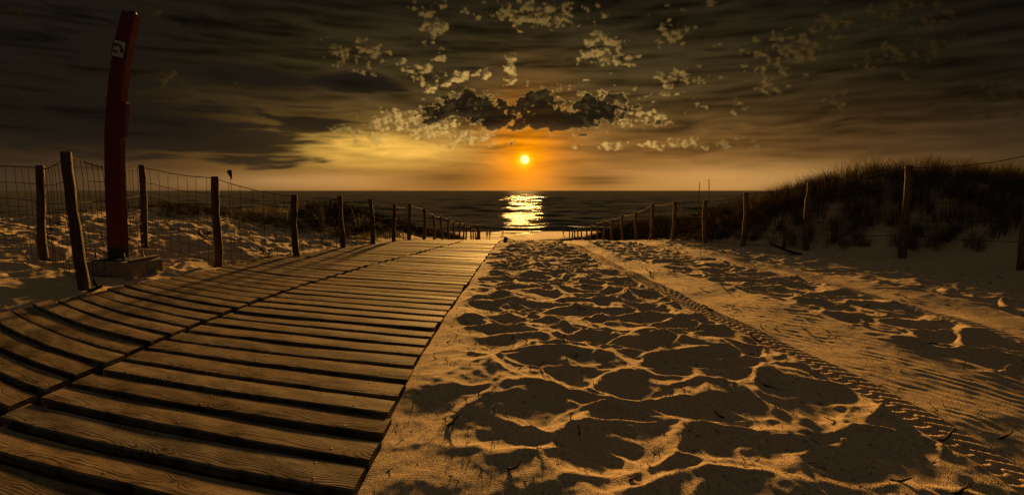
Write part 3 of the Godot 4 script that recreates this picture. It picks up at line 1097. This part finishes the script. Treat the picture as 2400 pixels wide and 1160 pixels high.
# ---------------------------------------------------------------- grass and plants
func tuft_mesh(s: int, blades: int, tall: float, spread: float) -> ArrayMesh:
	var r := RandomNumberGenerator.new()
	r.seed = s
	var m := Mesher.new()
	for i in blades:
		var a := r.randf() * TAU
		var root := Vector3(cos(a), 0, sin(a)) * spread * 0.35 * sqrt(r.randf())
		var out := Vector3(cos(a + r.randf_range(-0.6, 0.6)), 0, sin(a + r.randf_range(-0.6, 0.6)))
		var h := tall * r.randf_range(0.55, 1.05)
		var lean := r.randf_range(0.1, 0.75) * h
		var wind := Vector3(0.16, 0, 0.05) * h
		var w := r.randf_range(0.0032, 0.0058)
		var side := out.cross(Vector3.UP).normalized()
		var pts := []
		for k in 4:
			var f := k / 3.0
			pts.append(root + out * lean * pow(f, 1.8) + wind * f * f + Vector3.UP * h * (f - 0.18 * f * f))
		var nn := (out * -0.6 + Vector3.UP * 0.6).normalized()
		var prev := -1
		for k in 4:
			var half := side * w * (1.0 - 0.85 * k / 3.0)
			var here := m.vert(pts[k] - half, nn)
			m.vert(pts[k] + half, nn)
			if prev >= 0:
				m.tri(prev, prev + 1, here)
				m.tri(prev + 1, here + 1, here)
			prev = here
	return m.mesh()


func scatter(called: String, label: String, category: String, m: Mesh, material: Material, spots: Array) -> void:
	# spots: Transform3D
	var mm := MultiMesh.new()
	mm.transform_format = MultiMesh.TRANSFORM_3D
	mm.mesh = m
	mm.instance_count = spots.size()
	for i in spots.size():
		mm.set_instance_transform(i, spots[i])
	var o := MultiMeshInstance3D.new()
	o.name = numbered(called)
	o.multimesh = mm
	o.material_override = material
	add_child(o)
	tag(o, label, category, "", "stuff")


func spot(x: float, d: float, size: float, sink := 0.02) -> Transform3D:
	var b := Basis(Vector3.UP, rng.randf() * TAU).scaled(Vector3(size, size * rng.randf_range(0.85, 1.2), size))
	return Transform3D(b, Vector3(x, ground(x, d) - sink, -d))


func make_grass() -> void:
	rng.seed = 21
	var straw := mat(lin(0.085, 0.062, 0.030), 0.75, 0.3)
	straw.backlight_enabled = true
	straw.backlight = lin(0.06, 0.04, 0.018)
	var green := mat(lin(0.045, 0.042, 0.020), 0.75, 0.3)
	green.backlight_enabled = true
	green.backlight = lin(0.04, 0.035, 0.012)
	var lists := [[], [], [], []]
	# the dune to the right
	var tries := 0
	while tries < 5200:
		tries += 1
		var d := rng.randf_range(2.5, 34.0) if rng.randf() < 0.4 else rng.randf_range(5.0, 14.0)
		var o := rng.randf_range(0.15, 7.5)
		var x: float = curve(FENCE_R, d) + o
		var bare := n_soft.get_noise_2d(x * 0.9 + 200.0, d * 0.9)
		if o < 1.5 and bare > -0.05 + 0.2 * o:
			continue
		if bare > 0.42:
			continue
		lists[0 if rng.randf() < 0.55 else 1].append(spot(x, d, rng.randf_range(0.5, 1.0) * lerpf(0.7, 1.0, smoothstep(0.0, 2.0, o))))
	# thick dark growth right behind the stakes where the path drops away
	var thick := []
	for i in 1500:
		var d := rng.randf_range(11.2, 36.0)
		var o := rng.randf_range(0.25, 3.0)
		if d < 12.6 and n_soft.get_noise_2d(d * 2.0, 5.0) > 0.0:
			continue
		thick.append(spot(curve(FENCE_R, d) + o, d, rng.randf_range(0.7, 1.15)))
	for i in 900:
		var d := rng.randf_range(13.2, 37.0)
		thick.append(spot(curve(FENCE_L, d) - rng.randf_range(0.9, 3.2), d, rng.randf_range(0.6, 1.0)))
	# a low bank of it reaches across the foot of the path, and another lines the left ridge
	for i in 380:
		var f := rng.randf()
		var x := lerpf(3.9, -1.5, f)
		thick.append(spot(x + rng.randf_range(-0.2, 0.2), lerpf(36.0, 42.0, f) + rng.randf_range(-0.8, 0.8), lerpf(1.15, 0.4, f)))
	for i in 900:
		var x := rng.randf_range(-15.0, -4.2)
		var d := 12.3 + 0.10 * maxf(0.0, -x - 6.0) + rng.randf_range(-0.3, 1.2) + 0.5 * n_soft.get_noise_2d(x, 3.0)
		thick.append(spot(x, d, rng.randf_range(0.28, 0.55)))
	var dark_green := mat(lin(0.022, 0.022, 0.011), 0.8, 0.2)
	scatter("scrub", "near-black low scrub behind the fences where the path drops away", "scrub", tuft_mesh(12, 46, 0.5, 0.7), dark_green, thick)
	scatter("dune_grass", "tawny marram grass covering the dune beyond the pale stakes", "grass", tuft_mesh(1, 34, 0.62, 0.42), straw, lists[0])
	scatter("dune_grass", "dark green marram grass mixed through the right-hand dune", "grass", tuft_mesh(2, 30, 0.55, 0.45), green, lists[1])
	# the low ridge to the left
	tries = 0
	while tries < 3400:
		tries += 1
		var d := rng.randf_range(12.6, 36.0) if rng.randf() < 0.45 else rng.randf_range(10.5, 16.0)
		var o := rng.randf_range(0.5, 9.0)
		var x: float = curve(FENCE_L, d) - o
		if d < 14.5:
			# only on the back of the bank, which runs across the view here
			var back := 11.7 + 0.10 * maxf(0.0, absf(x) - 6.0) + 0.6 * n_soft.get_noise_2d(x, 3.0)
			if d < back:
				continue
		lists[2 if rng.randf() < 0.5 else 3].append(spot(x, d, rng.randf_range(0.25, 0.55)))
	scatter("ridge_grass", "straw-coloured beach grass along the ridge behind the left bank", "grass", tuft_mesh(3, 24, 0.5, 0.4), straw, lists[2])
	scatter("ridge_grass", "dark green beach grass along the ridge behind the left bank", "grass", tuft_mesh(4, 26, 0.42, 0.42), green, lists[3])
	# a few taller clumps that stand up against the sea
	var tall := tuft_mesh(6, 22, 1.0, 0.3)
	var clump_at := [[-7.0, 12.2], [-6.4, 12.6], [-5.7, 12.3], [-5.1, 12.8], [-6.0, 12.5], [-9.6, 12.2], [-11.6, 12.0], [-4.4, 13.6]]
	var which := ["tall grass clump leaning over the bank behind the fourth stake", "tall grass clump behind the netting, next to the leaning one", "slender grass clump just past the netting's middle span", "slender grass clump at the back of the bank near the brow", "tall grass clump between two others behind the netting", "grass clump on the ridge behind the red call post", "grass clump on the ridge at the far left edge", "grass clump on the bank past the brow"]
	for i in clump_at.size():
		var o := obj("grass_clump", tall, green, null)
		o.transform = spot(clump_at[i][0], clump_at[i][1], rng.randf_range(0.75, 1.0))
		tag(o, which[i], "grass clump", "tall grass clumps on the left ridge")
	print("grass ", Time.get_ticks_msec())


func leaf_plant(called: String, label: String, at: Vector2, stems: int, tall: float, s: int) -> void:
	var r := RandomNumberGenerator.new()
	r.seed = s
	var t := thing(called, label, "plant", Vector3(at.x, ground(at.x, at.y) - 0.02, -at.y))
	var stem := mat(lin(0.05, 0.035, 0.02), 0.8, 0.3)
	var green := mat(lin(0.035, 0.045, 0.018), 0.6, 0.4)
	for i in stems:
		var a := r.randf() * TAU
		var h := tall * r.randf_range(0.6, 1.0)
		var tip := Vector3(cos(a) * h * 0.7, h * 0.75, sin(a) * h * 0.4)
		var mid := tip * 0.5 + Vector3(0, h * 0.18, 0)
		var m := Mesher.new()
		m.tube([Vector3.ZERO, mid * 0.6, mid, tip], [0.008, 0.006, 0.005, 0.003], 5)
		var st := obj("stem", m.mesh(), stem, t)
		var lm := Mesher.new()
		for k in 7:
			var f := 0.35 + 0.65 * k / 6.0
			var p := (mid * 2.0 * f * (1.0 - f) + tip * f * f) + mid * 0.0
			var b := r.randf() * TAU
			var dir := Vector3(cos(b), r.randf_range(-0.2, 0.7), sin(b)).normalized()
			var side := dir.cross(Vector3(0.2, 1, 0.1)).normalized()
			var n := side.cross(dir).normalized()
			var len := r.randf_range(0.05, 0.09)
			var first := lm.vert(p, n)
			lm.vert(p + dir * len * 0.45 + side * len * 0.33 + n * 0.006, n)
			lm.vert(p + dir * len, n)
			lm.vert(p + dir * len * 0.45 - side * len * 0.33 + n * 0.006, n)
			lm.tri(first, first + 1, first + 2)
			lm.tri(first, first + 2, first + 3)
		obj("leaves", lm.mesh(), green, st)


func make_plants() -> void:
	leaf_plant("shore_plant", "small dark leafy plant alone on the sand slope right of the red post", Vector2(-5.75, 9.0), 7, 0.26, 4)
	leaf_plant("shore_plant", "low spreading plant with curled leaves at the foot of the netting", Vector2(-4.5, 8.75), 6, 0.30, 8)
	leaf_plant("shore_plant", "dark bushy plant on the bank at the far left behind the netting", Vector2(-7.6, 7.9), 10, 0.32, 15)
	# a dry stalk with a seed head, standing above the netting
	var x := -5.15
	var d := 8.9
	var t := thing("seed_stalk", "dry stalk with a dark drooping seed head above the top wire", "plant", Vector3(x, ground(x, d) - 0.02, -d))
	var brown := mat(lin(0.05, 0.032, 0.018), 0.85, 0.3)
	var top := 1.56 - ground(x, d)
	var m := Mesher.new()
	m.tube([Vector3.ZERO, Vector3(0.02, top * 0.5, 0), Vector3(0.0, top - 0.15, 0), Vector3(0.01, top - 0.12, 0)], [0.006, 0.005, 0.004, 0.004], 5)
	obj("stalk", m.mesh(), brown, t)
	var h := Mesher.new()
	h.tube([Vector3(0.01, top - 0.14, 0), Vector3(0.012, top - 0.1, 0), Vector3(0.0, top - 0.05, 0), Vector3(-0.012, top, 0), Vector3(-0.015, top + 0.02, 0)], [0.01, 0.018, 0.034, 0.045, 0.02], 8)
	obj("seed_head", h.mesh(), brown, t)


# ---------------------------------------------------------------- twigs and scraps on the sand
func twig_mesh(s: int) -> ArrayMesh:
	var r := RandomNumberGenerator.new()
	r.seed = s
	var m := Mesher.new()
	var path := []
	var radii := []
	var p := Vector3.ZERO
	var dir := Vector3(1, 0.1, 0)
	for i in 5:
		path.append(p)
		radii.append(lerpf(0.075, 0.03, i / 4.0) * r.randf_range(0.8, 1.2))
		p += dir * 0.25
		dir = (dir + Vector3(0, r.randf_range(-0.35, 0.45), r.randf_range(-0.6, 0.6))).normalized()
	m.tube(path, radii, 5)
	if s % 2 == 0:
		m.tube([path[2], path[2] + Vector3(0.12, 0.16, 0.14), path[2] + Vector3(0.2, 0.34, 0.16)], [0.04, 0.035, 0.02], 4)
	return m.mesh()


func make_litter() -> void:
	rng.seed = 99
	var bark := mat(lin(0.035, 0.024, 0.015), 0.9, 0.3)
	var shapes := []
	for k in 6:
		shapes.append(twig_mesh(k + 1))
	var made := 0
	while made < 190:
		var d := 1.7 + 9.5 * pow(rng.randf(), 1.7)
		var x := rng.randf_range(-0.6, minf(6.5, 0.95 * d + 0.6))
		if x > curve(FENCE_R, d):
			continue
		var big := 1.0
		if made < 26:
			big = 1.9
		var o := obj("twig", shapes[rng.randi_range(0, 5)], bark, null)
		var len := rng.randf_range(0.03, 0.075) * big * (0.8 + 0.06 * d)
		var b := Basis(Vector3.UP, rng.randf() * TAU)
		if rng.randf() < 0.07:
			b = b * Basis(Vector3.BACK, rng.randf_range(0.7, 1.4))
		else:
			b = b * Basis(Vector3.BACK, rng.randf_range(-0.05, 0.25))
		o.transform = Transform3D(b.scaled(Vector3.ONE * len), Vector3(x, ground(x, d) + 0.002, -d))
		var place := "on the smooth sand right beside the planks"
		if x > curve(TRACK_B, d):
			place = "between far wheel track and dune fence"
		elif x > curve(TRACK_A, d):
			place = "between the two wheel tracks"
		elif x > -0.1:
			place = "among the footprints between planks and wheel track"
		if big > 1.0:
			tag(o, "finger-long dark twig " + place, "twig", "larger twigs " + place)
		else:
			tag(o, "short dark scrap of twig " + place, "twig", "small twigs " + place)
		made += 1
	var spots := []
	while spots.size() < 6500:
		var d := 1.5 + 10.5 * pow(rng.randf(), 1.6)
		var x := rng.randf_range(-0.7, minf(7.0, 1.0 * d + 0.8))
		if n_soft.get_noise_2d(x * 2.0, d * 2.0) + rng.randf_range(-0.5, 0.5) < -0.1:
			continue
		var len := rng.randf_range(0.007, 0.015 + 0.0022 * d) * (1.0 if rng.randf() < 0.8 else 1.8)
		spots.append(Transform3D(Basis(Vector3.UP, rng.randf() * TAU).scaled(Vector3.ONE * len), Vector3(x, ground(x, d), -d)))
	scatter("litter", "tiny dark bark crumbs strewn over the sand beside the planks", "litter", shapes[2], bark, spots)
	spots = []
	while spots.size() < 700:
		var d := rng.randf_range(6.5, 12.0)
		var x: float = curve(FENCE_L, d) - rng.randf_range(0.1, 4.5)
		var back := 11.5
		if rng.randf() > smoothstep(back - 3.0, back, d):
			continue
		var len := rng.randf_range(0.02, 0.10)
		spots.append(Transform3D(Basis(Vector3.UP, rng.randf() * TAU).scaled(Vector3.ONE * len), Vector3(x, ground(x, d), -d)))
	scatter("litter", "dark roots and dry weed scraps over the top of the left bank", "litter", shapes[1], bark, spots)
	# a bare branch by the netting and one under the near stake
	for b: Array in [[-4.25, 8.75, 0.55, 0.5, "bare curved branch sticking out of the sand by the netting"], [-5.05, 5.72, 0.5, -0.5, "dead branch lying from the near stake towards the planks"], [5.15, 9.6, 0.8, 2.4, "bare branch leaning out of the dune at the pale stake"]]:
		var o := obj("branch", shapes[3], bark, null)
		o.transform = Transform3D((Basis(Vector3.UP, b[3]) * Basis(Vector3.BACK, 0.35)).scaled(Vector3(b[2], b[2] * 0.6, b[2] * 0.6)), Vector3(b[0], ground(b[0], b[1]), -b[1]))
		tag(o, b[4], "branch")
	print("litter ", Time.get_ticks_msec())


# ---------------------------------------------------------------- people far down on the beach
func body_mesh(bones: Array, cell: float) -> ArrayMesh:
	# one continuous figure: tapered capsules joined by a smooth minimum, meshed as surface nets. bones: [from, to, radius, radius, colour]
	var lo := Vector3(9, 9, 9)
	var hi := -lo
	for b: Array in bones:
		for k in 2:
			lo = lo.min(b[k] - Vector3.ONE * (b[2 + k] + cell * 2.0))
			hi = hi.max(b[k] + Vector3.ONE * (b[2 + k] + cell * 2.0))
	var size := Vector3i(((hi - lo) / cell).ceil()) + Vector3i.ONE
	var field := PackedFloat32Array()
	field.resize(size.x * size.y * size.z)
	var dist := func(p: Vector3) -> float:
		var sum := 1.0
		for b: Array in bones:
			var ab: Vector3 = b[1] - b[0]
			var t := clampf((p - b[0]).dot(ab) / maxf(ab.length_squared(), 1e-6), 0.0, 1.0)
			var q: float = p.distance_to(b[0] + ab * t) - lerpf(b[2], b[3], t)
			var h := clampf(0.5 + 0.5 * (sum - q) / 0.03, 0.0, 1.0)
			sum = lerpf(sum, q, h) - 0.03 * h * (1.0 - h)
		return sum
	for z in size.z:
		for y in size.y:
			for x in size.x:
				field[(z * size.y + y) * size.x + x] = dist.call(lo + Vector3(x, y, z) * cell)
	var m := Mesher.new()
	var ids := {}
	var corner := func(x: int, y: int, z: int) -> float:
		return field[(z * size.y + y) * size.x + x]
	for z in size.z - 1:
		for y in size.y - 1:
			for x in size.x - 1:
				var inside := 0
				var mid := Vector3.ZERO
				var cuts := 0
				var c := []
				for k in 8:
					var f: float = corner.call(x + (k & 1), y + ((k >> 1) & 1), z + (k >> 2))
					c.append(f)
					inside += int(f < 0.0)
				if inside == 0 or inside == 8:
					continue
				for e: Vector2i in [Vector2i(0, 1), Vector2i(2, 3), Vector2i(4, 5), Vector2i(6, 7), Vector2i(0, 2), Vector2i(1, 3), Vector2i(4, 6), Vector2i(5, 7), Vector2i(0, 4), Vector2i(1, 5), Vector2i(2, 6), Vector2i(3, 7)]:
					if (c[e.x] < 0.0) != (c[e.y] < 0.0):
						var t: float = c[e.x] / (c[e.x] - c[e.y])
						mid += Vector3(e.x & 1, (e.x >> 1) & 1, e.x >> 2).lerp(Vector3(e.y & 1, (e.y >> 1) & 1, e.y >> 2), t)
						cuts += 1
				var p := lo + (Vector3(x, y, z) + mid / cuts) * cell
				var g := Vector3(dist.call(p + Vector3(0.01, 0, 0)) - dist.call(p - Vector3(0.01, 0, 0)), dist.call(p + Vector3(0, 0.01, 0)) - dist.call(p - Vector3(0, 0.01, 0)), dist.call(p + Vector3(0, 0, 0.01)) - dist.call(p - Vector3(0, 0, 0.01)))
				var best := 9.0
				for b: Array in bones:
					var ab: Vector3 = b[1] - b[0]
					var t := clampf((p - b[0]).dot(ab) / maxf(ab.length_squared(), 1e-6), 0.0, 1.0)
					var q: float = p.distance_to(b[0] + ab * t) - lerpf(b[2], b[3], t)
					if q < best:
						best = q
						m.tint = b[4]
				ids[Vector3i(x, y, z)] = m.vert(p, g.normalized())
	for z in range(1, size.z - 1):
		for y in range(1, size.y - 1):
			for x in range(1, size.x - 1):
				var here: float = corner.call(x, y, z)
				for a in 3:
					var step := Vector3i(int(a == 0), int(a == 1), int(a == 2))
					if (here < 0.0) == (corner.call(x + step.x, y + step.y, z + step.z) < 0.0):
						continue
					var u := Vector3i(int(a == 1), int(a == 2), int(a == 0))
					var w := Vector3i(int(a == 2), int(a == 0), int(a == 1))
					var q := Vector3i(x, y, z)
					var k := [ids.get(q, -1), ids.get(q - u, -1), ids.get(q - u - w, -1), ids.get(q - w, -1)]
					if -1 in k:
						continue
					m.tri(k[0], k[1], k[2])
					m.tri(k[0], k[2], k[3])
	return m.mesh(true)


func figure(stride: float, swing: float, shirt: Color, legs: Color) -> Array:
	var skin := Color(0.30, 0.19, 0.13)
	var hair := Color(0.03, 0.02, 0.015)
	var hip := 0.88
	var out := [[Vector3(0, 0.95, 0), Vector3(0, 1.2, 0), 0.125, 0.12, shirt], [Vector3(-0.08, 1.34, 0), Vector3(0.08, 1.34, 0), 0.10, 0.10, shirt], [Vector3(0, 1.2, 0), Vector3(0, 1.36, 0), 0.12, 0.12, shirt], [Vector3(0, 1.42, 0), Vector3(0, 1.52, 0.01), 0.055, 0.052, skin], [Vector3(0, 1.58, 0.015), Vector3(0, 1.66, 0.01), 0.083, 0.09, skin], [Vector3(0, 1.62, -0.03), Vector3(0, 1.685, -0.015), 0.085, 0.085, hair], [Vector3(0, 1.585, 0.10), Vector3(0, 1.60, 0.105), 0.016, 0.014, skin]]
	for s: float in [-1.0, 1.0]:
		var st := stride * s
		var knee := Vector3(0.095 * s, 0.48, 0.18 * st + 0.03)
		var ankle := Vector3(0.10 * s, 0.09, 0.34 * st - (0.06 if st < 0.0 else 0.0))
		out.append([Vector3(0.085 * s, hip, 0), knee, 0.095, 0.062, legs])
		out.append([knee, ankle, 0.06, 0.042, legs])
		out.append([ankle + Vector3(0, -0.04, -0.03), ankle + Vector3(0.01 * s, -0.05, 0.14), 0.042, 0.034, skin])
		var elbow := Vector3(0.25 * s, 1.10, -0.10 * st * swing - 0.02)
		var wrist := Vector3(0.27 * s, 0.86, -0.22 * st * swing + 0.07)
		out.append([Vector3(0.18 * s, 1.37, 0), elbow, 0.055, 0.043, shirt])
		out.append([elbow, wrist, 0.042, 0.030, skin])
		out.append([wrist, wrist + Vector3(0, -0.09, 0.02), 0.034, 0.022, skin])
	return out


func make_people() -> void:
	var cloth := mat(Color.WHITE, 0.85, 0.3)
	cloth.vertex_color_use_as_albedo = true
	var a := body_mesh(figure(0.75, 1.0, Color(0.06, 0.05, 0.06), Color(0.03, 0.03, 0.035)), 0.036)
	var b := body_mesh(figure(0.25, 0.5, Color(0.16, 0.13, 0.10), Color(0.04, 0.035, 0.03)), 0.036)
	for p: Array in [[a, -8.6, 116.5, 0.3, "person in dark clothes walking side by side with another towards the water"], [b, -7.95, 116.3, -0.2, "person in a lighter top walking beside another towards the water"], [b, 9.4, 123.5, 1.2, "lone person standing at the water's edge past the dune"], [a, -5.4, 125.5, -1.4, "person wading at the edge of the sea"]]:
		var y := maxf(ground(p[1], p[2]), SEA - 0.5)
		var t := thing("person", p[4], "person", Vector3(p[1], y, -p[2]), p[3] + PI)
		obj("body", p[0], cloth, t)
	print("people ", Time.get_ticks_msec())


# ---------------------------------------------------------------- the look-out platform with its two flagpoles
func make_platform() -> void:
	var x := 19.6
	var d := 56.0
	var y := ground(x, d)
	var deck_y := -1.22
	var wood := bark_material(0.08, 0.055, 0.035)
	var t := thing("lookout_platform", "dark raised timber platform beyond the dune grass", "platform", Vector3(x, 0, -d))
	for i in 12:
		var m := Mesher.new()
		m.box(Vector3(-1.1 + 0.185 * i, deck_y - 0.06, -0.9), Vector3(-1.1 + 0.185 * i + 0.17, deck_y, 0.9), 0.006)
		obj("deck_board", m.mesh(), wood, t)
	for s: Vector2 in [Vector2(-1, -0.8), Vector2(1, -0.8), Vector2(-1, 0.8), Vector2(1, 0.8)]:
		var m := Mesher.new()
		m.box(Vector3(s.x - 0.07, y - 0.6, s.y - 0.07), Vector3(s.x + 0.07, deck_y - 0.06, s.y + 0.07), 0.01)
		obj("leg", m.mesh(), wood, t)
	for s: float in [-0.86, 0.86]:
		var m := Mesher.new()
		m.box(Vector3(-1.12, deck_y - 0.24, s - 0.03), Vector3(1.12, deck_y - 0.062, s + 0.03), 0.006)
		obj("beam", m.mesh(), wood, t)
	var pole := mat(lin(0.10, 0.09, 0.08), 0.6, 0.4)
	for p: Array in [[18.9, 2.05, 0.0, "shorter bare flagpole, the upright one of two by the platform"], [20.05, 2.4, -0.04, "taller bare flagpole leaning slightly, right of the upright one"]]:
		var f := thing("flagpole", p[3], "flagpole", Vector3(p[0], 0, -d - 0.2), 0.0, "flagpoles at the platform")
		var m := Mesher.new()
		m.tube([Vector3(0, deck_y, 0), Vector3(p[2] * 1.6, (deck_y + p[1]) * 0.5, 0), Vector3(p[2] * 4.0, p[1], 0)], [0.055, 0.05, 0.035], 8)
		obj("shaft", m.mesh(), pole, f)
		var k := Mesher.new()
		k.tube([Vector3(p[2] * 4.0, p[1], 0), Vector3(p[2] * 4.0, p[1] + 0.05, 0)], [0.05, 0.04], 8)
		obj("finial", k.mesh(), pole, f)


func build() -> void:
	make_ground()
	make_sea()
	make_walk()
	make_fences()
	make_call_post()
	make_platform()
	make_grass()
	make_plants()
	make_litter()
	make_people()
